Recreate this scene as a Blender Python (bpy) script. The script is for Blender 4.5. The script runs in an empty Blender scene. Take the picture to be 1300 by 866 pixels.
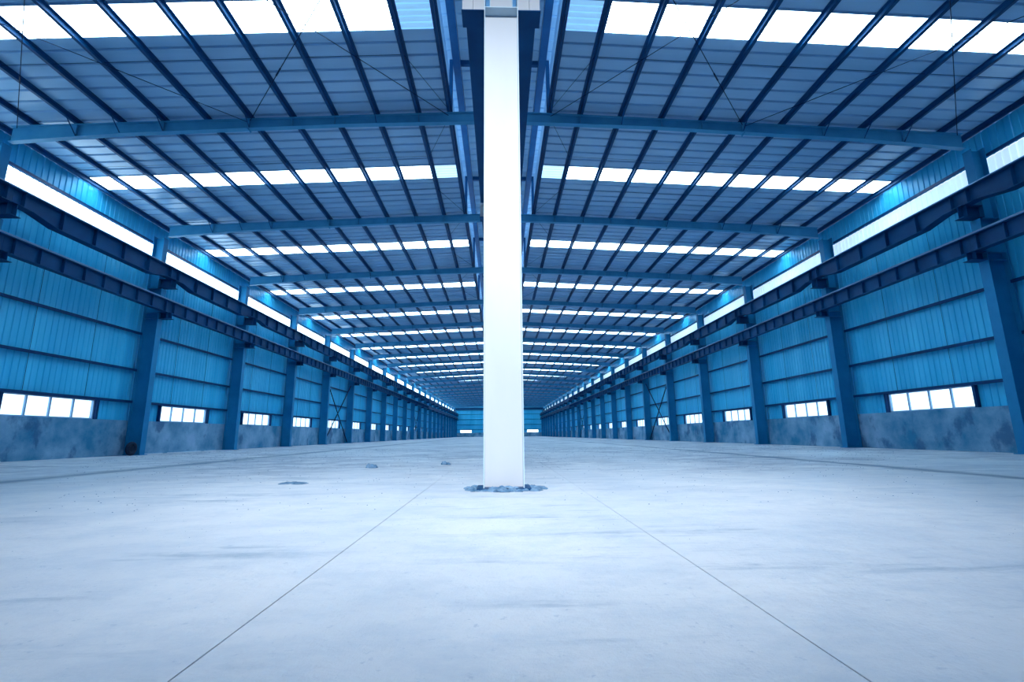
import bpy, math, random
from mathutils import Matrix, Vector
random.seed(7)
SC = bpy.context.scene
COL = SC.collection

# ------------------------------------------------------------------ camera
cam_d = bpy.data.cameras.new('camera')
cam_d.sensor_fit = 'HORIZONTAL'; cam_d.sensor_width = 36.0
cam_d.lens = 606.6 * 36.0 / 1300.0
cam_d.clip_start = 0.05; cam_d.clip_end = 600
cam = bpy.data.objects.new('camera', cam_d); COL.objects.link(cam)
PITCH, ROLL, YAW = 0.1934, 0.0096, 0.028
cam.matrix_world = (Matrix.Translation((-0.06, 0.0, 0.7237)) @ Matrix.Rotation(-YAW, 4, 'Z')
                    @ Matrix.Rotation(math.pi / 2 + PITCH, 4, 'X') @ Matrix.Rotation(-ROLL, 4, 'Z'))
SC.camera = cam

# ------------------------------------------------------------------ world, exposure
SC.view_settings.view_transform = 'Standard'
SC.view_settings.look = 'None'
SC.view_settings.gamma = 1.0
SC.view_settings.use_curve_mapping = False
SC.view_settings.exposure = 0.0
SC.cycles.use_denoising = True
SC.cycles.max_bounces = 8
SC.cycles.diffuse_bounces = 5
W = bpy.data.worlds.new('overcast_sky'); SC.world = W; W.use_nodes = True
bg = W.node_tree.nodes['Background']
bg.inputs[0].default_value = (0.80, 0.91, 1.0, 1)
bg.inputs[1].default_value = 2.6
SKY_L = 8.5          # daylight through the fibreglass roof lights
CLER_L = {-1: 4.0, 1: 0.72}   # daylight through the clerestory ribbons, brighter sky on the left
FILL_LAMP_W = 17500.0      # added fill lamp behind the camera, out of view

# ------------------------------------------------------------------ dimensions (metres)
B = 7.5
Y0 = 14.25                      # frame 0
XC = 15.94                      # side column axis
XW = 16.42                      # inner face of the wall sheets
KN, KF = -1, 22                 # first and last frame
def FY(k): return Y0 + B * k
YB = FY(-3)                     # wall behind the camera
YE = FY(KF) + 0.35              # far end wall
SL = 0.045
def roof_z(x): return 11.47 - SL * abs(x)
def raf_top(x): return 11.335 - SL * abs(x)
Z_DADO, Z_WIN, Z_CL0, Z_CL1 = 1.49, 2.27, 8.62, 9.73
NS = 8
SW = B / NS

# ------------------------------------------------------------------ helpers
class MB:
    def __init__(s): s.v = []; s.f = []
    def box(s, x0, x1, y0, y1, z0, z1):
        if x0 > x1: x0, x1 = x1, x0
        if y0 > y1: y0, y1 = y1, y0
        if z0 > z1: z0, z1 = z1, z0
        b = len(s.v)
        s.v += [(x0,y0,z0),(x1,y0,z0),(x1,y1,z0),(x0,y1,z0),(x0,y0,z1),(x1,y0,z1),(x1,y1,z1),(x0,y1,z1)]
        s.f += [(b,b+3,b+2,b+1),(b+4,b+5,b+6,b+7),(b,b+1,b+5,b+4),(b+1,b+2,b+6,b+5),(b+2,b+3,b+7,b+6),(b+3,b,b+4,b+7)]
        return s
    def hexa(s, p):            # eight corners in the order of box
        b = len(s.v); s.v += [tuple(q) for q in p]
        s.f += [(b,b+3,b+2,b+1),(b+4,b+5,b+6,b+7),(b,b+1,b+5,b+4),(b+1,b+2,b+6,b+5),(b+2,b+3,b+7,b+6),(b+3,b,b+4,b+7)]
        return s
    def prism(s, a, c):        # two matching loops
        b = len(s.v); n = len(a)
        s.v += [tuple(q) for q in a] + [tuple(q) for q in c]
        s.f.append(tuple(range(b + n - 1, b - 1, -1))); s.f.append(tuple(range(b + n, b + 2 * n)))
        for i in range(n):
            j = (i + 1) % n
            s.f.append((b + i, b + j, b + n + j, b + n + i))
        return s
    def tube(s, p, q, r, n=6):
        p, q = Vector(p), Vector(q); d = (q - p).normalized()
        u = d.orthogonal().normalized(); w = d.cross(u)
        ring = [u * math.cos(2 * math.pi * i / n) * r + w * math.sin(2 * math.pi * i / n) * r for i in range(n)]
        return s.prism([p + e for e in ring], [q + e for e in ring])
    def sheet(s, prof, ext, t):   # prof: list of (x,y,z) on one edge, ext: matching list on the other edge, t: thickness vector
        b = len(s.v); n = len(prof); t = Vector(t)
        for P in (prof, ext):
            s.v += [tuple(q) for q in P]; s.v += [tuple(Vector(q) + t) for q in P]
        for i in range(n - 1):
            s.f.append((b+i, b+i+1, b+2*n+i+1, b+2*n+i))
            s.f.append((b+n+i, b+3*n+i, b+3*n+i+1, b+n+i+1))
            s.f.append((b+i, b+n+i, b+n+i+1, b+i+1)); s.f.append((b+2*n+i, b+2*n+i+1, b+3*n+i+1, b+3*n+i))
        s.f.append((b, b+2*n, b+3*n, b+n)); s.f.append((b+n-1, b+2*n-1, b+4*n-1, b+3*n-1))
        return s
    def lathe(s, prof, n=20, axis='Z', at=(0,0,0)):    # prof: (radius, height)
        b = len(s.v)
        for i in range(n):
            a = 2 * math.pi * i / n
            for r, h in prof:
                p = (r*math.cos(a), r*math.sin(a), h)
                if axis == 'X': p = (h, r*math.cos(a), r*math.sin(a))
                s.v.append((p[0]+at[0], p[1]+at[1], p[2]+at[2]))
        m = len(prof)
        for i in range(n):
            j = (i + 1) % n
            for k in range(m - 1):
                s.f.append((b+i*m+k, b+j*m+k, b+j*m+k+1, b+i*m+k+1))
        return s
    def mesh(s, name, mat, smooth=False):
        me = bpy.data.meshes.new(name); me.from_pydata(s.v, [], s.f); me.materials.append(mat)
        if smooth: me.polygons.foreach_set('use_smooth', [True] * len(me.polygons))
        me.update(); return me

def put(name, me, parent=None, loc=(0, 0, 0), rz=0.0):
    o = bpy.data.objects.new(name, me); COL.objects.link(o)
    o.location = loc
    if rz: o.rotation_euler = (0, 0, rz)
    if parent is not None: o.parent = parent
    return o
def tag(o, label, cat, group=None, kind=None):
    o['label'] = label; o['category'] = cat
    if group: o['group'] = group
    if kind: o['kind'] = kind
    return o
def thing(name, loc, label, cat, group=None, kind=None):
    return tag(put(name, None, None, loc), label, cat, group, kind)

ONES = ['', 'first', 'second', 'third', 'fourth', 'fifth', 'sixth', 'seventh', 'eighth', 'ninth', 'tenth', 'eleventh', 'twelfth',
        'thirteenth', 'fourteenth', 'fifteenth', 'sixteenth', 'seventeenth', 'eighteenth', 'nineteenth']
def nth(n):
    if n < 20: return ONES[n]
    if n == 20: return 'twentieth'
    return 'twenty-' + ONES[n - 20]
SIDE = {-1: 'left', 1: 'right'}

# ------------------------------------------------------------------ materials
def new_mat(name):
    m = bpy.data.materials.new(name); m.use_nodes = True
    nt = m.node_tree; return m, nt, nt.nodes['Principled BSDF']
def N(nt, t, **kw):
    n = nt.nodes.new(t)
    for k, v in kw.items(): setattr(n, k, v)
    return n
def math_n(nt, op, a, b=None, c=None):
    n = N(nt, 'ShaderNodeMath', operation=op)
    for i, v in enumerate((a, b, c)):
        if v is None: continue
        if isinstance(v, (int, float)): n.inputs[i].default_value = v
        else: nt.links.new(v, n.inputs[i])
    return n.outputs[0]
def noise(nt, vec, scale, detail=4, rough=0.55, stretch=None):
    if stretch:
        mp = N(nt, 'ShaderNodeMapping'); mp.inputs['Scale'].default_value = stretch
        nt.links.new(vec, mp.inputs['Vector']); vec = mp.outputs[0]
    n = N(nt, 'ShaderNodeTexNoise'); n.inputs['Scale'].default_value = scale
    n.inputs['Detail'].default_value = detail; n.inputs['Roughness'].default_value = rough
    nt.links.new(vec, n.inputs['Vector']); return n.outputs['Fac']
def ramp(nt, fac, lo, hi, c0=(0,0,0,1), c1=(1,1,1,1)):
    r = N(nt, 'ShaderNodeValToRGB'); e = r.color_ramp.elements
    e[0].position = lo; e[1].position = hi; e[0].color = c0; e[1].color = c1
    nt.links.new(fac, r.inputs[0]); return r.outputs[0]
def mix(nt, fac, a, b):
    n = N(nt, 'ShaderNodeMix', data_type='RGBA')
    for sock, v in ((n.inputs['Factor'], fac), (n.inputs['A'], a), (n.inputs['B'], b)):
        if isinstance(v, (int, float)): sock.default_value = v
        elif isinstance(v, tuple): sock.default_value = v
        else: nt.links.new(v, sock)
    return n.outputs['Result']
def bump(nt, bs, h, strength=0.3, dist=0.02):
    b = N(nt, 'ShaderNodeBump'); b.inputs['Strength'].default_value = strength; b.inputs['Distance'].default_value = dist
    nt.links.new(h, b.inputs['Height']); nt.links.new(b.outputs[0], bs.inputs['Normal'])
def pos(nt): return N(nt, 'ShaderNodeNewGeometry').outputs['Position']

def paint(name, c0, c1, rough=0.5, scale=1.2, spec=0.4, stretch=None, metal=0.0):
    m, nt, bs = new_mat(name); p = pos(nt)
    n1 = noise(nt, p, scale, 6, 0.6, stretch)
    nt.links.new(ramp(nt, n1, 0.34, 0.68, c0 + (1,), c1 + (1,)), bs.inputs['Base Color'])
    bs.inputs['Roughness'].default_value = rough
    bs.inputs['Specular IOR Level'].default_value = spec
    bs.inputs['Metallic'].default_value = metal
    return m
M_STEEL = paint('blue_steel_paint', (0.002, 0.052, 0.165), (0.005, 0.078, 0.220), 0.42, 1.2, 0.2)
M_FLNG_SHADE = paint('column_flange_shade_paint', (0.40, 0.55, 0.66), (0.50, 0.64, 0.74), 0.45)  # bluer than the web: shading inside the flanges put into the colour
M_RAFT = paint('rafter_paint', (0.040, 0.26, 0.48), (0.065, 0.33, 0.56), 0.45, 1.2, 0.2)
M_GIRD = paint('crane_girder_paint', (0.001, 0.044, 0.140), (0.002, 0.064, 0.185), 0.5, 1.2, 0.12)
M_COL_SHADE = paint('side_column_shade_paint', (0.007, 0.17, 0.37), (0.014, 0.24, 0.48), 0.5, 0.8, 0.15)  # same paint as the centre row, its shadow put into a darker blue
M_WHITE = paint('white_column_paint', (0.47, 0.52, 0.58), (0.52, 0.56, 0.62), 0.45, 1.0, 0.3, (1, 1, 0.25))
M_ROOF = paint('roof_sheet_metal', (0.25, 0.47, 0.70), (0.33, 0.56, 0.79), 0.27, 0.5, 0.5, (0.15, 2.0, 1))
M_WALL = paint('wall_sheet_metal', (0.020, 0.42, 0.74), (0.060, 0.55, 0.86), 0.36, 0.6, 0.25, (1, 2.5, 0.12))
M_GIRT = paint('girt_paint', (0.001, 0.035, 0.12), (0.002, 0.05, 0.16), 0.5, 1.2, 0.1)
M_ROD = paint('dark_rod_steel', (0.001, 0.015, 0.055), (0.002, 0.022, 0.07), 0.5, 1.2, 0.1)
M_RAIL = paint('worn_rail_steel', (0.10, 0.22, 0.40), (0.16, 0.30, 0.50), 0.35, 1.0, 0.5, None, 0.4)
M_FRAME = paint('window_frame_aluminium', (0.22, 0.42, 0.62), (0.30, 0.50, 0.70), 0.4)
M_RUBBLE = paint('rubble', (0.05, 0.14, 0.26), (0.22, 0.36, 0.52), 0.9, 9.0, 0.1)
M_RUBBER = paint('black_rubber', (0.006, 0.018, 0.045), (0.012, 0.030, 0.065), 0.8, 5, 0.2)
M_FILL_LAMP = paint('fill_lamp_housing', (0.2, 0.25, 0.3), (0.25, 0.3, 0.36), 0.4)
M_PALE = paint('pale_strip_colour', (0.55, 0.68, 0.80), (0.75, 0.84, 0.92), 0.8, 6)

def emit_mat(name, col, strength, ribs=None):
    m, nt, bs = new_mat(name); p = pos(nt)
    bs.inputs['Base Color'].default_value = col + (1,)
    bs.inputs['Roughness'].default_value = 0.6
    n1 = noise(nt, p, 1.5, 5, 0.6, (0.3, 3, 1))
    st = N(nt, 'ShaderNodeMapRange'); nt.links.new(n1, st.inputs[0])
    st.inputs[1].default_value = 0.3; st.inputs[2].default_value = 0.7
    st.inputs[3].default_value = strength * 0.85; st.inputs[4].default_value = strength
    bs.inputs['Emission Color'].default_value = col + (1,)
    nt.links.new(st.outputs[0], bs.inputs['Emission Strength'])
    return m
M_SKYL = emit_mat('daylit_fibreglass', (0.66, 0.89, 1.0), SKY_L)
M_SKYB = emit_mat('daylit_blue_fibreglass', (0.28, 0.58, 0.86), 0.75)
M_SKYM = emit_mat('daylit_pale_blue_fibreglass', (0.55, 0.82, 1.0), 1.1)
M_CLER = {q: emit_mat('daylit_clerestory_sheet', (0.66, 0.89, 1.0), CLER_L[q]) for q in (-1, 1)}

def glass_mat():
    m = bpy.data.materials.new('window_glass'); m.use_nodes = True; nt = m.node_tree; nt.nodes.clear()
    o = N(nt, 'ShaderNodeOutputMaterial'); t = N(nt, 'ShaderNodeBsdfTransparent'); g = N(nt, 'ShaderNodeBsdfGlossy')
    t.inputs[0].default_value = (0.86, 0.95, 1.0, 1); g.inputs['Roughness'].default_value = 0.05
    x = N(nt, 'ShaderNodeMixShader'); x.inputs[0].default_value = 0.06
    nt.links.new(t.outputs[0], x.inputs[1]); nt.links.new(g.outputs[0], x.inputs[2]); nt.links.new(x.outputs[0], o.inputs[0])
    return m
M_GLASS = glass_mat()

def floor_mat():
    m, nt, bs = new_mat('dusty_concrete_floor'); p = pos(nt)
    sx = N(nt, 'ShaderNodeSeparateXYZ'); nt.links.new(p, sx.inputs[0])
    X, Y = sx.outputs[0], sx.outputs[1]
    base = ramp(nt, noise(nt, p, 0.45, 8, 0.62), 0.30, 0.70, (0.52, 0.59, 0.68, 1), (0.73, 0.76, 0.80, 1))
    # rough, muddy middle of the hall
    mud = math_n(nt, 'MULTIPLY', ramp(nt, noise(nt, p, 0.22, 5, 0.6), 0.34, 0.56),
                 N_range(nt, Y, 5.5, 13.0))
    grit = ramp(nt, noise(nt, p, 1.3, 12, 0.80, (0.6, 1.0, 1)), 0.42, 0.56)
    c = mix(nt, math_n(nt, 'MULTIPLY', math_n(nt, 'MULTIPLY', mud, grit), 0.80), base, (0.15, 0.22, 0.36, 1))
    # streaks dragged across the hall
    st = ramp(nt, noise(nt, p, 1.1, 7, 0.68, (0.32, 1.9, 1)), 0.54, 0.63)
    st = math_n(nt, 'MULTIPLY', st, ramp(nt, noise(nt, p, 5.0, 8, 0.75, (0.5, 1.4, 1)), 0.38, 0.60))
    msk = ramp(nt, noise(nt, p, 0.33, 3, 0.5), 0.40, 0.56)
    c = mix(nt, math_n(nt, 'MULTIPLY', math_n(nt, 'MULTIPLY', st, msk), 0.85), c, (0.22, 0.33, 0.46, 1))
    bl_ = ramp(nt, noise(nt, p, 1.7, 11, 0.78, (0.8, 1.2, 1)), 0.46, 0.64)
    c = mix(nt, math_n(nt, 'MULTIPLY', bl_, 0.42), c, (0.36, 0.47, 0.60, 1))
    # fine specks
    sp = ramp(nt, noise(nt, p, 15, 4, 0.7), 0.62, 0.70)
    c = mix(nt, math_n(nt, 'MULTIPLY', sp, 0.40), c, (0.22, 0.34, 0.50, 1))
    # dirt gathered along the joints in the middle of each span
    for xj, wd in ((-8.6, 0.55), (7.9, 0.32)):
        d = math_n(nt, 'ABSOLUTE', math_n(nt, 'SUBTRACT', X, xj))
        d = math_n(nt, 'ADD', d, math_n(nt, 'MULTIPLY', math_n(nt, 'SUBTRACT', noise(nt, p, 0.8, 5, 0.65, (1, 0.5, 1)), 0.5), 1.1))
        c = mix(nt, math_n(nt, 'MULTIPLY', ramp(nt, d, 0.02, wd, (1,1,1,1), (0,0,0,1)), 0.80), c, (0.10, 0.18, 0.30, 1))
    nt.links.new(c, bs.inputs['Base Color'])
    bs.inputs['Roughness'].default_value = 0.62
    bs.inputs['Specular IOR Level'].default_value = 0.35
    h = math_n(nt, 'ADD', noise(nt, p, 5, 8, 0.7), math_n(nt, 'MULTIPLY', math_n(nt, 'MULTIPLY', mud, grit), -1.0))
    bump(nt, bs, h, 0.5, 0.05)
    return m
def N_range(nt, v, a, b):
    r = N(nt, 'ShaderNodeMapRange'); nt.links.new(v, r.inputs[0])
    r.inputs[1].default_value = a; r.inputs[2].default_value = b
    return r.outputs[0]
M_FLOOR = floor_mat()

def dado_mat():
    m, nt, bs = new_mat('stained_render'); p = pos(nt)
    a = ramp(nt, noise(nt, p, 0.55, 8, 0.62), 0.36, 0.66, (0.035, 0.20, 0.36, 1), (0.28, 0.46, 0.64, 1))
    dk = ramp(nt, noise(nt, p, 0.9, 6, 0.6, (1, 1, 0.7)), 0.56, 0.64)
    c = mix(nt, math_n(nt, 'MULTIPLY', dk, 0.75), a, (0.035, 0.11, 0.23, 1))
    sp = ramp(nt, noise(nt, p, 6, 6, 0.7), 0.58, 0.68)
    c = mix(nt, math_n(nt, 'MULTIPLY', sp, 0.35), c, (0.04, 0.13, 0.26, 1))
    nt.links.new(c, bs.inputs['Base Color']); bs.inputs['Roughness'].default_value = 0.85
    bs.inputs['Specular IOR Level'].default_value = 0.2
    bump(nt, bs, noise(nt, p, 8, 7, 0.7), 0.35, 0.02)
    return m
M_DADO = dado_mat()
M_JOINT = paint('joint_dirt', (0.20, 0.30, 0.42), (0.62, 0.68, 0.76), 0.9, 1.6)

# ------------------------------------------------------------------ floor: cast slabs between joints
floor = put('floor', MB().box(-16.9, 16.9, YB - 0.2, YE + 0.2, -0.30, -0.045).mesh('floor_bed', M_JOINT))
tag(floor, 'dusty pale concrete hall floor cast in long slabs with dark joints', 'floor', kind='structure')
strips = [(-16.42, -8.61), (-8.59, -1.066), (-1.063, 1.029), (1.032, 7.885), (7.905, 16.42)]
for x0, x1 in strips:
    w = x1 - x0
    sm = MB().hexa([(0,0,-.05),(w,0,-.05),(w,B*2-.008,-.05),(0,B*2-.008,-.05),(0.001,0.001,0),(w-.001,.001,0),(w-.001,B*2-.009,0),(.001,B*2-.009,0)]).mesh('slab', M_FLOOR)
    y = YB
    while y < YE - 0.5:
        put('slab', sm, floor, (x0, y, random.uniform(-0.0012, 0.0)))
        y += B * 2

# ------------------------------------------------------------------ side walls
def rib_profile(s, xw, z, n, w=SW, h=0.022):
    out = []
    p = w / n
    for i in range(n):
        a = i * p
        for t, d in ((0.0, 0), (0.62, 0), (0.70, 1), (0.90, 1), (0.98, 0)):
            out.append((xw + s * d * h, a + t * p, z))
    out.append((xw, w, z))
    return out
def vsheet(s, z0, z1, n=4):
    return MB().sheet(rib_profile(s, 0, z0, n, SW - 0.006), rib_profile(s, 0, z1, n, SW - 0.006), (s * 0.008, 0, 0))
walls = {}
nw = 0
for s in (-1, 1):
    nm = SIDE[s]
    mb = MB()
    mb.box(s * (XW + 0.16), s * (XW + 0.30), YB - 0.3, FY(-1), 0, 11.3)           # plain wall beside and behind the camera
    wl = put('wall_' + nm, mb.mesh('wall_core', M_WALL))
    tag(wl, 'blue ribbed sheet wall along the %s side above a stained render base' % nm, 'wall', kind='structure')
    walls[s] = wl
    dado = MB().box(s * (XW - 0.12), s * (XW + 0.2), 0, B - 0.012, 0, Z_DADO).mesh('render_base', M_DADO)
    low = vsheet(s, Z_DADO, Z_CL0).mesh('wall_sheet', M_WALL)
    over = vsheet(s, Z_WIN + 0.02, Z_CL0).mesh('wall_sheet', M_WALL)
    top = vsheet(s, Z_CL1, roof_z(XW) - 0.004).mesh('upper_sheet', M_WALL)
    girt = MB().box(s * (XW - 0.17), s * (XW - 0.004), 0.10, B - 0.10, -0.035, 0.035)
    girt.box(s * (XW - 0.185), s * (XW - 0.170), 0.10, B - 0.10, -0.075, 0.035)
    girt = girt.mesh('girt', M_GIRT)
    sill = MB().box(s * (XW - 0.06), s * (XW - 0.002), 0.10, B - 0.10, -0.06, 0.0)
    sill.box(s * (XW - 0.075), s * (XW - 0.060), 0.10, B - 0.10, -0.085, 0.012)
    sill = sill.mesh('clerestory_rail', M_STEEL)
    tie = MB().tube((s * (XW - 0.09), 0, Z_WIN + 0.05), (s * (XW - 0.09), 0, Z_CL0), 0.007).mesh('tie_rod', M_GIRT)
    cpane = vsheet(s, Z_CL0 + 0.01, Z_CL1 - 0.01, 4).mesh('translucent_sheet', M_CLER[s])
    # window in the wall base
    wy = 4 * SW
    fr = MB()
    for z in (0.0, Z_WIN - Z_DADO - 0.05): fr.box(-0.05, 0.05, 0, wy, z, z + 0.05)
    for y in (0, wy - 0.05): fr.box(-0.05, 0.05, y, y + 0.05, 0, Z_WIN - Z_DADO)
    fr = fr.mesh('frame', M_FRAME)
    mul = MB().box(-0.03, 0.03, -0.03, 0.03, 0.05, Z_WIN - Z_DADO - 0.05).mesh('mullion', M_FRAME)
    pane = MB().box(-0.003, 0.003, 0.01, wy / 4 - 0.01, 0.05, Z_WIN - Z_DADO - 0.05).mesh('pane', M_GLASS)
    post = MB().box(-0.06, 0.06, -0.10, 0.0, 0, Z_WIN - Z_DADO).mesh('jamb', M_GIRT)
    for b in range(-1, KF):
        y = FY(b)
        put('render_base', dado, wl, (0, y, 0))
        for j in range(NS):
            put('wall_sheet', over if 2 <= j < 6 else low, wl, (s * XW, y + j * SW, 0))
            put('upper_sheet', top, wl, (s * XW, y + j * SW, 0))
        for z in (Z_WIN + 0.05, 3.72, 5.38, 6.95, Z_CL0 - 0.06):
            put('girt', girt, wl, (0, y, z))
        put('clerestory_rail', sill, wl, (0, y, Z_CL1 + 0.10))
        for t in (1, 2): put('tie_rod', tie, wl, (0, y + B * t / 3, 0))
        # clerestory ribbon
        nw += 1
        w = thing('window_%d' % nw, (s * (XW + 0.01), y, 0), 'glowing clerestory ribbon high on the %s wall, %s bay from the camera' % (nm, nth(b + 2)), 'window', 'clerestory ribbons', 'structure')
        for j in range(NS): put('translucent_sheet', cpane, w, (0, j * SW, 0))
        # low window
        nw += 1
        w = thing('window_%d' % nw, (s * (XW + 0.03), y + 2 * SW, Z_DADO), ('low four-pane sliding window in the %s wall, %s from the camera' % (nm, nth(b + 1)) if b >= 0 else 'low window in the %s wall beside the nearest bay' % nm), 'window', 'low windows', 'structure')
        put('frame', fr, w)
        for j in range(3): put('mullion', mul, w, (s * (0.02 if j == 1 else 0), (j + 1) * wy / 4, 0))
        for j in range(4): put('pane', pane, w, (s * (0.015 if j % 2 else -0.015), j * wy / 4, 0))
        for yy in (0, wy + 0.10): put('jamb', post, w, (-s * 0.10, yy, 0))

# ends
def end_sheet(z0, z1, w):
    pr = lambda z: [(x, -d * 0.022, z) for (d, x, _) in [(q[0] / 0.022 if q[0] else 0, q[1], 0) for q in rib_profile(1, 0, 0, 4, w)]]
    return MB().sheet(pr(z0), pr(z1), (0, 0.008, 0))
wf = put('wall_far', MB().box(-16.9, 16.9, YE + 0.18, YE + 0.30, 0, 11.6).mesh('wall_core', M_WALL))
tag(wf, 'distant blue sheet end wall closing the hall', 'wall', kind='structure')
XS = 2 * XW / 34
es = end_sheet(Z_DADO, 10.85, XS - 0.006).mesh('wall_sheet', M_WALL)
eo = end_sheet(2.5, 10.85, XS - 0.006).mesh('wall_sheet', M_WALL)
for j in range(34):
    xm = -XW + (j + .5) * XS
    put('wall_sheet', eo if 10.2 < abs(xm) < 14.4 else es, wf, (-XW + j * XS, YE + 0.05, 0))
put('render_base', MB().box(-XW, XW, YE - 0.08, YE + 0.1, 0, Z_DADO).mesh('render_base', M_DADO), wf)
eg = MB().box(-XW + .2, XW - .2, YE - 0.14, YE - 0.004, -0.06, 0.06).mesh('girt', M_GIRT)
for z in (2.6, 4.4, 6.3, 8.2, 9.6): put('girt', eg, wf, (0, 0, z))
for s in (-1, 1):
    nw += 1
    w = thing('window_%d' % nw, (s * 12.3 - 2.1, YE - 0.01, Z_DADO), 'small bright window in the far end wall, %s of the white column' % SIDE[s], 'window', 'end wall windows', 'structure')
    f = MB()
    for z in (0, .95): f.box(0, 4.2, -.05, .05, z, z + .06)
    for x in (0, 4.14): f.box(x, x + .06, -.05, .05, 0, 1.01)
    put('frame', f.mesh('frame', M_FRAME), w)
    pm = emit_mat('daylit_far_glass_' + SIDE[s], (0.85, 0.95, 1.0), 2.5)
    ep = MB().box(0.01, 1.03, -0.003, 0.003, .05, .96).mesh('pane', pm)
    for j in range(4): put('pane', ep, w, (0.04 + j * 1.03, 0.02 * (j % 2), 0))
wb = put('wall_back', MB().box(-16.9, 16.9, YB - 0.45, YB - 0.25, 0, 11.7).mesh('wall_core', M_WALL))
tag(wb, 'blue sheet end wall behind the photographer', 'wall', kind='structure')

# ------------------------------------------------------------------ roof
XI = 1.72          # ridge opening half width
XO = 16.62
cm = MB()
for s in (-1, 1):  # plain roof over the photographer, in front of it the single sheets
    ys, ye = YB - 0.4, FY(-1) - SW / 2
    for (a, c) in ((ys, ye),):
        cm.hexa([(s*XI, a, roof_z(XI)), (s*XO, a, roof_z(XO)), (s*XO, c, roof_z(XO)), (s*XI, c, roof_z(XI)),
                 (s*XI, a, roof_z(XI)+.05), (s*XO, a, roof_z(XO)+.05), (s*XO, c, roof_z(XO)+.05), (s*XI, c, roof_z(XI)+.05)])
ceil = put('ceiling', cm.mesh('roof_deck', M_ROOF))
tag(ceil, 'ribbed slate-blue metal roof deck sloping gently from the ridge', 'ceiling', kind='structure')
def roof_profile(x, z, w=SW - 0.004, h=0.045, n=2):
    out = []; p = w / n
    for i in range(n):
        for t, d in ((0, 0), (0.78, 0), (0.82, 1), (0.91, 1), (0.945, -0.4), (0.975, -0.4)):
            out.append((x, (i + t) * p - w / 2, z + d * h))
    out.append((x, w / 2, z)); return out
def roof_sheet(s, xa, xb, n=2, dz=0.0, h=0.045):
    return MB().sheet(roof_profile(s * xa, roof_z(xa) + dz, n=n, h=h), roof_profile(s * xb, roof_z(xb) + dz, n=n, h=h), (0, 0, 0.006))
nsky = 0
for s in (-1, 1):
    rs = roof_sheet(s, XI, XO).mesh('roof_sheet', M_ROOF)
    far = MB()
    k_l = roof_sheet(s, 2.72, 16.30, 5, 0.0, 0.03).mesh('translucent_sheet', M_SKYL)
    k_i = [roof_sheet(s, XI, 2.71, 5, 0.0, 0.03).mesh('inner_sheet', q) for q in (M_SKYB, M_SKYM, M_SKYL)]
    k_e = roof_sheet(s, 16.30, XO, 2).mesh('eave_sheet', M_ROOF)
    for b in range(-1, KF):
        for j in range(NS):
            y = FY(b) + j * SW
            if j == 4:
                nsky += 1; nw += 1
                w = thing('window_%d' % nw, (0, y, 0), 'bright translucent roof light strip %s of the ridge, %s from the camera' % (SIDE[s], nth(b + 2)), 'roof light', 'roof light strips', 'structure')
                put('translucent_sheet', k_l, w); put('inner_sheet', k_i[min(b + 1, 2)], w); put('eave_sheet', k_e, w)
                continue
            if b < 20: put('roof_sheet', rs, ceil, (0, y, 0))
            else:                                  # past the limit: joined
                q = roof_sheet(s, XI, XO); o_ = len(far.v)
                far.v += [(v[0], v[1] + y, v[2]) for v in q.v]; far.f += [tuple(i_ + o_ for i_ in f_) for f_ in q.f]
    put('distant_roofing', far.mesh('distant_roofing', M_ROOF), ceil)['kind'] = 'stuff'

# ridge ventilator: a raised cap over the open ridge
yv0, yv1 = YB - 0.4, YE + 0.2
vent = ceil
vr = MB()
npv = int((yv1 - yv0) / 0.47)
prof = []
for i in range(npv):
    y = yv0 + i * 0.47
    prof += [(0, y, 0), (0, y + .36, 0), (0, y + .38, .05), (0, y + .44, .05), (0, y + .46, 0)]
for s in (-1, 1):
    vr2 = MB().sheet([(0, y, 13.45 + z) for _, y, z in prof], [(s * 1.9, y, 13.32 + z) for _, y, z in prof], (0, 0, 0.006))
    put('ridge_cap_sheet', vr2.mesh('ridge_cap_sheet', M_ROOF), vent)
    put('ridge_upstand', MB().box(s * XI, s * (XI + 0.03), yv0, yv1, roof_z(XI) - .06, roof_z(XI) + .45).mesh('ridge_upstand', M_ROOF), vent)
    put('ridge_edge_beam', MB().box(s * 1.32, s * 1.56, yv0, yv1, 12.95, 13.25).mesh('ridge_edge_beam', M_STEEL), vent)
    for zl in (12.35, 12.75, 13.15):
        put('ridge_louvre_slat', MB().hexa([(s*1.74, yv0, zl), (s*1.92, yv0, zl-.12), (s*1.92, yv1, zl-.12), (s*1.74, yv1, zl), (s*1.74, yv0, zl+.012), (s*1.92, yv0, zl-.108), (s*1.92, yv1, zl-.108), (s*1.74, yv1, zl+.012)]).mesh('ridge_louvre_slat', M_ROOF), vent)
hoop = MB()
for s in (-1, 1): hoop.box(s * 1.58, s * 1.70, -.06, .06, 11.40, 13.30)
hoop.box(-1.7, 1.7, -.06, .06, 13.12, 13.28)
hm = hoop.mesh('ridge_hoop_frame', M_STEEL)
for k in range(KN, KF + 1): put('ridge_hoop_frame', hm, vent, (0, FY(k), 0))

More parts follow.
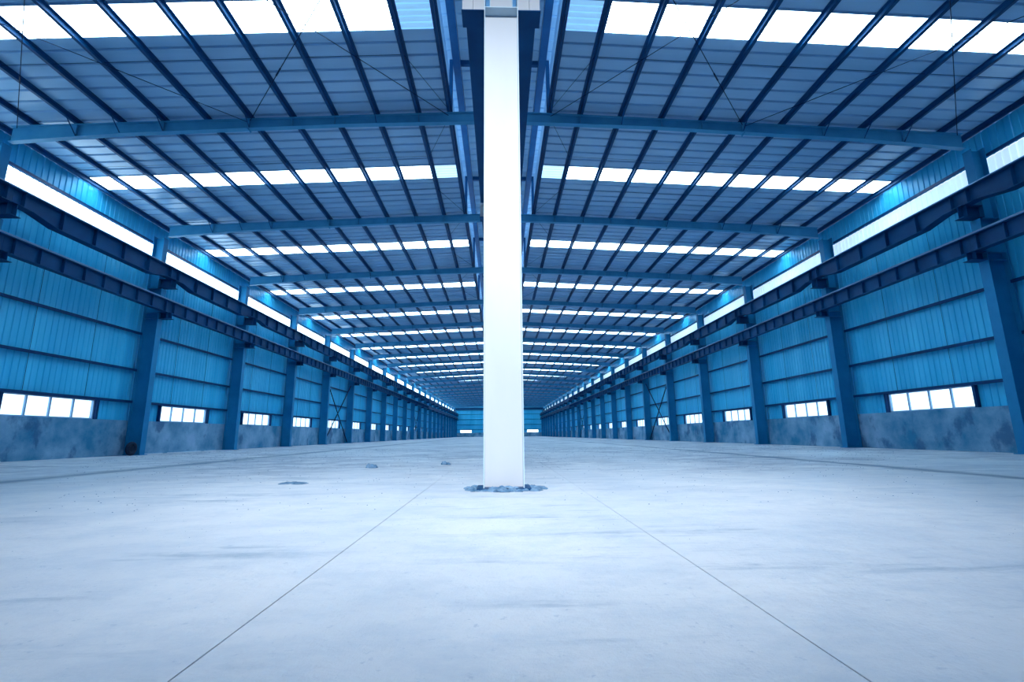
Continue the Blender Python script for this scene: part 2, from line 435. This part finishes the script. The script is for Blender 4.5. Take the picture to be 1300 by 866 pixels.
# purlins
def purlin_mesh(x):
    s = 1 if x > 0 else -1
    z0 = raf_top(x); z1 = roof_z(x) - 0.012
    mb = MB()
    y0, y1 = YB - .2, YE + .02
    mb.box(x - .006, x + .006, y0, y1, z0, z1)
    mb.box(x - .006, x + s * .085, y0, y1, z0, z0 + .012)
    mb.box(x - .085 * s, x + .006 * s, y0, y1, z1 - .012, z1)
    mb.box(x + s * .075, x + s * .085, y0, y1, z0, z0 + .03)
    return mb
PX = [1.66] + [2.70 + 1.37 * i for i in range(10)] + [16.1]
for s in (-1, 1):
    for i, x in enumerate(PX):
        o = put('roof_purlin', purlin_mesh(s * x).mesh('purlin', M_STEEL))
        tag(o, 'dark steel purlin under the %s roof slope, %s out from the ridge' % (SIDE[s], nth(i + 1)), 'purlin', 'roof purlins')

# rafters
def raf_bot(x):
    pts = [(0, 10.95), (5, 10.79), (10, 10.51), (12.2, 10.39), (16.0, 10.05)]
    for (a, za), (c, zc) in zip(pts, pts[1:]):
        if x <= c: return za + (zc - za) * (x - a) / (c - a)
    return pts[-1][1]
RX = [0.12, 5, 8.2, 10, 12.2, 15.72]
def raf_meshes(s):
    web = MB(); tf = MB(); bf = MB()
    for a, c in zip(RX, RX[1:]):
        ta, tc, ba, bc = raf_top(a), raf_top(c), raf_bot(a), raf_bot(c)
        def slab(mb, w, za0, za1, zc0, zc1):
            mb.hexa([(s*a,-w,za0),(s*c,-w,zc0),(s*c,w,zc0),(s*a,w,za0),(s*a,-w,za1),(s*c,-w,zc1),(s*c,w,zc1),(s*a,w,za1)])
        slab(web, .006, ba + .016, ta - .016, bc + .016, tc - .016)
        slab(tf, .09, ta - .016, ta, tc - .016, tc)
        slab(bf, .09, ba, ba + .016, bc, bc + .016)
    return web.mesh('web', M_RAFT), tf.mesh('top_flange', M_RAFT), bf.mesh('bottom_flange', M_RAFT)
for s in (-1, 1):
    web, tf, bf = raf_meshes(s)
    stif = {}
    for x in (2.70, 5.44, 6.81, 8.2, 10.92, 13.66):
        m = MB(); d = .012 if x == 8.2 else .004
        ww = .10 if x == 8.2 else .08
        z0, z1 = (raf_bot(x) - .06, raf_top(x) - .02) if x == 8.2 else (raf_bot(x) + .016, raf_top(x) - .016)
        m.box(s*(x-d), s*(x+d), -ww, -.008, z0, z1); m.box(s*(x-d), s*(x+d), .008, ww, z0, z1)
        stif[x] = m.mesh('splice_plate' if x == 8.2 else 'stiffener', M_RAFT)
    fly = {}
    for x in (4.07, 8.18, 10.92, 12.29, 13.66):
        m = MB()
        for d in (-1, 1):
            m.tube((s * x, d * .06, raf_bot(x) + .03), (s * x, d * .52, raf_top(x) + .03), .016, 4)
        fly[x] = m.mesh('flange_brace', M_STEEL)
    for k in range(KN, KF + 1):
        t = thing('roof_rafter', (0, FY(k), 0), ('dark tapered steel rafter of the %s roof slope, %s from the camera' % (SIDE[s], nth(k + 1)) if k >= 0 else 'steel rafter overhead, %s of the foreground white column' % SIDE[s]), 'rafter', 'roof rafters')
        put('web', web, t); put('top_flange', tf, t); put('bottom_flange', bf, t)
        if k < 12:
            for x in stif: put(stif[x].name.split('.')[0], stif[x], t)
            for x in fly: put('flange_brace', fly[x], t)

# ------------------------------------------------------------------ columns
ZB1, ZB2 = 7.96, 6.36       # top of the upper and lower crane brackets
def side_col(s):
    P = {}
    xi, xo = 15.60, 16.27
    P['base_plate'] = MB().box(s*(xi-.08), s*(xo+.0), -.22, .22, 0.0, .03)
    f = MB().box(s*xi, s*(xi+.02), -.16, .16, .03, 7.5); P['inner_flange'] = f
    P['outer_flange'] = MB().box(s*(xo-.02), s*xo, -.16, .16, .03, 10.05)
    P['web'] = MB().box(s*(xi+.02), s*(xo-.02), -.007, .007, .03, 7.5)
    P['upper_flange'] = MB().box(s*15.80, s*15.82, -.15, .15, 7.52, 10.0)
    P['upper_web'] = MB().box(s*15.82, s*(xo-.02), -.007, .007, 7.5, 10.0)
    P['cap_plate'] = MB().box(s*15.72, s*xo, -.16, .16, 7.5, 7.52)
    st = MB()
    for z in (6.08, 6.34, 7.2):
        st.box(s*(xi+.02), s*(xo-.02), -.15, -.007, z, z+.014); st.box(s*(xi+.02), s*(xo-.02), .007, .15, z, z+.014)
    P['stiffener_plates'] = st
    for nmb, zt, dep in (('upper_bracket', ZB1, .42), ('lower_bracket', ZB2, .28)):
        xa = xi if nmb == 'lower_bracket' else 15.80
        b = MB()
        b.box(s*15.08, s*xa, -.16, .16, zt-.016, zt); b.box(s*15.08, s*xa, -.16, .16, zt-dep, zt-dep+.016)
        b.box(s*15.08, s*xa, -.007, .007, zt-dep+.016, zt-.016)
        b.box(s*15.24, s*15.255, -.15, .15, zt-dep+.016, zt-.016)
        P[nmb] = b
    # tie plate from the column to the top of the crane girder
    P['surge_tie'] = MB().box(s*15.36, s*15.80, -.10, .10, 8.44, 8.46)
    return {k: v.mesh(k, M_GIRD if ('bracket' in k or 'tie' in k) else M_COL_SHADE) for k, v in P.items()}
for s in (-1, 1):
    ms = side_col(s)
    for k in range(KN, KF + 1):
        t = thing('wall_column', (0, FY(k), 0), ('blue stepped steel wall column on the %s side, %s from the camera' % (SIDE[s], nth(k + 1)) if k >= 0 else 'blue wall column level with the foreground white column on the %s' % SIDE[s]), 'column', 'columns along the %s wall' % SIDE[s])
        for n_, m_ in ms.items(): put(n_, m_, t)

def centre_col():
    P = {}; h = .274
    P['base_plate'] = MB().box(-.36, .36, -.25, .25, 0.0, .03)
    P['web'] = MB().box(-h + .014, h - .014, -.008, .008, .03, ZB1 - .30)
    for n_, s in (('flange', -1), ('flange ', 1)):
        P[n_] = MB().box(s*h, s*(h-.014), -.17, .17, .03, ZB1 + .02)
    P['top_plate'] = MB().box(-h + .014, h - .014, -.17, .17, ZB1 - .42, ZB1 - .405)
    u = .185
    P['upper_web'] = MB().box(-u + .012, u - .012, -.008, .008, ZB1 - .40, 10.9)
    for n_, s in (('upper_flange', -1), ('upper_flange ', 1)):
        P[n_] = MB().box(s*u, s*(u-.012), -.15, .15, ZB1 - .40, 10.9)
    for n_, s in (('bracket', -1), ('bracket ', 1)):
        b = MB()
        x0, x1 = h, .645
        b.box(s*x0, s*x1, -.17, .17, ZB1-.016, ZB1)
        P['bracket_shade_base_plate' + n_[7:]] = MB().box(s*x0, s*x1, -.17, .17, ZB1-.48, ZB1-.464)  # dark girder colour stands in for the shade under the bracket
        b.box(s*x0, s*x1, -.007, .007, ZB1-.464, ZB1-.016)
        P[n_] = b
        P['bracket_stiffener' + n_[7:]] = MB().box(s*.465, s*.48, -.16, .16, ZB1-.464, ZB1-.016)
    P['cap'] = MB().box(-.30, .30, -.15, .15, 10.9, 10.915)
    return {k: v.mesh(k.strip(), M_GIRD if 'base_plate' in k else M_FLNG_SHADE if ('flange' in k or 'plate' in k) else M_WHITE) for k, v in P.items()}
cc = centre_col()
for k in range(KN, KF + 1):
    lab = ('tall white steel column standing alone in the foreground centre' if k == KN else
           'white steel column of the centre row, %s from the camera behind the foreground one' % nth(k + 2))
    t = thing('centre_column', (0, FY(k), 0), lab, 'column', 'columns of the centre row')
    for n_, m_ in cc.items(): put(n_.strip(), m_, t)

# ------------------------------------------------------------------ crane girders
def girder(xc, zt, zmid, zend, fw, inner):
    P = {}
    L = B - .002
    P['web'] = MB().prism([(xc-.006, y, z) for y, z in ((.002, zend), (.55, zend), (1.45, zmid), (L-1.45, zmid), (L-.55, zend), (L, zend), (L, zt), (.002, zt))],
                          [(xc+.006, y, z) for y, z in ((.002, zend), (.55, zend), (1.45, zmid), (L-1.45, zmid), (L-.55, zend), (L, zend), (L, zt), (.002, zt))])
    P['top_flange'] = MB().box(xc-fw, xc+fw, .002, L, zt, zt+.02)
    path = [(.002, zend), (.55, zend), (1.45, zmid), (L-1.45, zmid), (L-.55, zend), (L, zend)]
    bf = MB()
    for (a, za), (c, zc) in zip(path, path[1:]):
        bf.hexa([(xc-fw,a,za-.02),(xc+fw,a,za-.02),(xc+fw,c,zc-.02),(xc-fw,c,zc-.02),(xc-fw,a,za),(xc+fw,a,za),(xc+fw,c,zc),(xc-fw,c,zc)])
    P['bottom_flange'] = bf
    st = MB(); st.box(xc-fw*.85, xc-.006, -.006, .006, zmid+.01, zt); st.box(xc+.006, xc+fw*.85, -.006, .006, zmid+.01, zt)
    se = MB(); se.box(xc-fw*.85, xc-.006, -.006, .006, zend, zt); se.box(xc+.006, xc+fw*.85, -.006, .006, zend, zt)
    r = MB().box(xc-.05, xc+.05, 0.002, L, zt+.02, zt+.035).box(xc-.012, xc+.012, 0.002, L, zt+.035, zt+.09).box(xc-.032, xc+.032, 0.002, L, zt+.09, zt+.12)
    out = {k: v.mesh(k, M_GIRD) for k, v in P.items()}
    return out, st.mesh('stiffener', M_GIRD), se.mesh('stiffener', M_GIRD), r.mesh('rail', M_RAIL)
def lay(name, xc, zt, zmid, zend, fw, lab, cat, grp, nst, far_k):
    P, st, se, r = girder(xc, zt, zmid, zend, fw, True)
    for b in range(KN, KF):
        t = thing(name, (0, FY(b), 0), lab % nth(b + 2), cat, grp)
        for n_, m_ in P.items(): put(n_, m_, t)
        put('rail', r, t)
        if b < far_k:
            for i in range(nst):
                y = .28 + (B - .56) * i / (nst - 1)
                put('stiffener', se if (y < .9 or y > B - .9) else st, t, (0, y, 0))
for s in (-1, 1):
    lay('upper_crane_girder', s * 15.3, 8.46, 7.80, ZB1 + .02, .16, 'deep upper crane girder along the %s wall, %%s bay from the camera' % SIDE[s], 'girder', 'upper girders on the %s wall' % SIDE[s], 6, 12)
    lay('lower_crane_girder', s * 15.3, 6.90, ZB2 + .02, ZB2 + .02, .13, 'slim lower crane girder along the %s wall, %%s bay from the camera' % SIDE[s], 'girder', 'lower girders on the %s wall' % SIDE[s], 9, 12)
    lay('centre_crane_girder', s * .47, 8.46, ZB1 + .02, ZB1 + .02, .15, 'dark crane girder running behind the centre columns on their %s, %%s bay from the camera' % SIDE[s], 'girder', 'girders on the centre row', 6, 4)

# ------------------------------------------------------------------ bracing
def angle_bar(p, q, w=.05):
    return MB().tube(p, q, w, 4)
for s in (-1, 1):
    for b in (4, 10, 16):
        y = FY(b)
        t = thing('wall_cross_brace', (s * 15.9, y, 0), 'crossed steel bracing in the %s bay of the %s wall' % (nth(b + 2), SIDE[s]), 'brace', 'wall cross braces')
        put('diagonal', angle_bar((0, .2, .12), (0, B - .2, 6.0)).mesh('diagonal', M_ROD), t)
        put('diagonal', angle_bar((s*.11, .2, 6.0), (s*.11, B - .2, .12)).mesh('diagonal', M_ROD), t)
    panels = [(1.7, 8.15), (8.25, 15.5)]
    for b in (-1, 5, 11):
        for i, (xa, xb) in enumerate(panels):
            t = thing('roof_cross_brace', (0, FY(b), 0), 'thin crossed tie rods in the %s roof bay, %s of the %s slope' % (nth(b + 2), ('ridge half', 'wall half')[i], SIDE[s]), 'brace', 'roof cross braces')
            za, zb = raf_top(xa) - .10, raf_top(xb) - .10
            for dz, (ya, yb) in ((0, (.1, B - .1)), (-.035, (B - .1, .1))):
                r = put('tie_rod', MB().tube((s*xa, ya, za + dz), (s*xb, yb, zb + dz), .011, 6).mesh('tie_rod', M_ROD), t)
                pa, pb = Vector((s*xa, ya, za + dz)), Vector((s*xb, yb, zb + dz))
                put('turnbuckle', MB().tube(pa.lerp(pb, .70), pa.lerp(pb, .735), .022, 6).mesh('turnbuckle', M_ROD), r)
    # sag rods between the purlins
    xs = PX
    for b in range(-1, 8):
        for j, f in ((0, 1/3), (1, 2/3)):
            t = thing('sag_rod', (0, FY(b) + B * f, 0), 'thin sag rod tying the purlins in the %s roof bay on the %s, %s one' % (nth(b + 2), SIDE[s], ('nearer', 'farther')[j]), 'rod', 'purlin sag rods')
            put('straight_rod', MB().tube((s*xs[1], 0, raf_top(xs[1]) + .06), (s*xs[-1], 0, raf_top(xs[-1]) + .06), .006, 5).mesh('straight_rod', M_ROD), t)
            dy = (-B / 3 + .1) if j == 0 else (B / 3 - .1)
            put('slanted_rod', MB().tube((s*xs[1], 0, raf_top(xs[1]) + .045), (s*xs[0], dy, raf_top(xs[0]) + .045), .007, 5).mesh('slanted_rod', M_ROD), t)

# ------------------------------------------------------------------ overhead cranes at the far end
for s in (-1, 1):
    t = thing('bridge_crane', (0, FY(20) + 2, 0), 'distant bridge crane spanning the %s half of the hall near the end wall' % SIDE[s], 'crane', 'bridge cranes')
    for dy in (-.9, .9):
        put('bridge_girder', MB().hexa([(s*.8, dy-.2, 9.2), (s*15.1, dy-.2, 9.2), (s*15.1, dy+.2, 9.2), (s*.8, dy+.2, 9.2), (s*.8, dy-.2, 9.75), (s*15.1, dy-.2, 9.75), (s*15.1, dy+.2, 9.75), (s*.8, dy+.2, 9.75)]).mesh('bridge_girder', M_GIRD), t)
    for x in (.47, 15.3):
        put('end_carriage', MB().box(s*x-.16, s*x+.16, -1.6, 1.6, 8.72, 9.22).mesh('end_carriage', M_GIRD), t)
    hx = s * 4.5
    tr = put('trolley', MB().box(hx-.7, hx+.7, -.9, .9, 9.75, 10.1).mesh('trolley', M_ROD), t)
    put('hook_block', MB().box(hx-.25, hx+.25, -.2, .2, 8.5, 9.0).tube((hx, 0, 9.0), (hx, 0, 9.8), .05).mesh('hook_block', M_ROD), tr)

# ------------------------------------------------------------------ things on the floor
def lump(r, seed, flat=.55, n=9):
    rnd = random.Random(seed); mb = MB(); m = 6
    mb.v.append((0, 0, r * flat))
    rings = []
    for i in range(1, m):
        ph = (math.pi / 2) * i / (m - 1); row = []
        for j in range(n):
            a = 2 * math.pi * j / n; rr = r * math.sin(ph) * rnd.uniform(.72, 1.18)
            row.append(len(mb.v)); mb.v.append((rr*math.cos(a), rr*math.sin(a), r*flat*math.cos(ph)*rnd.uniform(.75, 1.2) if i < m - 1 else 0.0))
        rings.append(row)
    for j in range(n): mb.f.append((0, rings[0][j], rings[0][(j+1) % n]))
    for a, c in zip(rings, rings[1:]):
        for j in range(n): mb.f.append((a[j], c[j], c[(j+1) % n], a[(j+1) % n]))
    mb.f.append(tuple(rings[-1][::-1]))
    return mb
for (x, y, r, fl, lab) in ((-2.95, 11.48, .12, .95, 'dark rubble clump on the floor, left of the two behind the litter'),
                           (-1.38, 12.37, .11, .95, 'dark rubble clump on the floor just left of the white column'),
                           (-3.31, 7.89, .17, .22, 'flat patch of dark litter on the pale floor left of the column')):
    t = thing('rubble_clump', (x, y, 0), lab, 'rubble')
    for i in range(6):
        a = random.uniform(0, 6.28); d = random.uniform(.2, 1.0) * r
        put('stone', lump(r * random.uniform(.45, .8), i + int(x * 100), fl, 7).mesh('stone', M_RUBBLE), t, (d * math.cos(a) * 1.2, d * math.sin(a) * .8, 0))
t = thing('mud_heap', (0, FY(-1), 0), 'low ring of crumbled mud heaped round the foot of the foreground white column', 'mud heap')
rnd = random.Random(3)
for i in range(70):
    a = 2 * math.pi * i / 70
    q_ = rnd.uniform(.95, 1.3); x, y = .42 * q_ * math.cos(a), .29 * q_ * math.sin(a)
    put('clod', lump(rnd.uniform(.03, .08), i, rnd.uniform(.25, .6), 8).mesh('clod', M_RUBBLE), t, (x, y, 0))
for i in range(26):
    put('clod', lump(rnd.uniform(.04, .085), 80 + i, .7, 8).mesh('clod', M_RUBBLE), t, (-.19 + .38 * i / 25, -.12 - rnd.uniform(0, .12), 0))
gm = MB()
rnd = random.Random(11)
for i in range(2200):
    y = 3.4 + 24 * rnd.random() ** .9; x = max(-14.5, min(14.5, rnd.uniform(-1, 1) * (1.2 + y * .75)))
    r = rnd.uniform(.002, .0045) * (1 + y * .16) * (.5 if y < 5 else 1)
    if math.hypot(x, y - FY(-1)) < .9 or abs(x) < .5 or min(math.hypot(x - a_, y - b_) for a_, b_ in ((-2.95, 11.48), (-1.38, 12.37), (-3.31, 7.89))) < .5: continue
    q = lump(r, i, .7, 5); b = len(gm.v)
    gm.v += [(v[0] + x, v[1] + y, v[2]) for v in q.v]; gm.f += [tuple(j + b for j in f) for f in q.f]
tag(put('floor_grit', gm.mesh('floor_grit', M_RUBBLE)), 'fine dark grit scattered over the pale concrete floor', 'grit', kind='stuff')
# tyre leaning at the foot of a left column
ty = thing('old_tyre', (-15.66, FY(1) - .58, 0.291), 'black round tyre leaning at the foot of the second left wall column', 'tyre')
tp = []
for i in range(11):
    a = math.pi * 2 * i / 10
    tp.append((.21 + .08 * math.cos(a), .085 * math.sin(a)))
put('tread', MB().lathe(tp, 24, 'X').mesh('tread', M_RUBBER, True), ty)
put('hub_disc', MB().lathe([(0.001, .02), (.15, .02), (.15, -.02), (.001, -.02)], 20, 'X').mesh('hub_disc', M_RUBBER), ty)
# low pale strips along the foot of the left wall
bl = put('pale_strip_left', None, None, (-XW + .12, 0, 0))
tag(bl, 'bright pale line along the foot of the left wall', 'baseboard', kind='structure')
for (ya, yb) in ((13.2, 14.4), (15.2, 16.4), (22.6, 24.0), (24.4, 27.0), (27.4, 28.4)):
    put('pale_strip', MB().box(0, .07, ya, yb, 0, .022).mesh('pale_strip', M_PALE), bl)

# ------------------------------------------------------------------ unseen lamp added behind the camera to brighten floor and column
lamp = thing('added_fill_lamp', (0, -6.0, 10.1), 'bell-shaped fill lamp added behind the camera, out of view', 'lamp')
put('reflector', MB().lathe([(.10, .30), (.14, .28), (.20, .15), (.34, .02), (.36, 0), (.335, 0), (.19, .13), (.12, .25)], 28).mesh('reflector', M_FILL_LAMP, True), lamp)
put('stem', MB().tube((0, 0, .29), (0, 0, 1.4), .02, 8).mesh('stem', M_FILL_LAMP), lamp)
ld = bpy.data.lights.new('added_fill_light', 'SPOT'); ld.energy = FILL_LAMP_W; ld.color = (0.93, 0.97, 1.0)
ld.spot_size = math.radians(56.5); ld.spot_blend = 1.0; ld.shadow_soft_size = 0.3
lo = bpy.data.objects.new('added_fill_light', ld); COL.objects.link(lo)
lo.location = (0, -6.0, 10.05)
lo.rotation_euler = (Vector((0, 8.3, 1.8)) - Vector(lo.location)).to_track_quat('-Z', 'Y').to_euler()
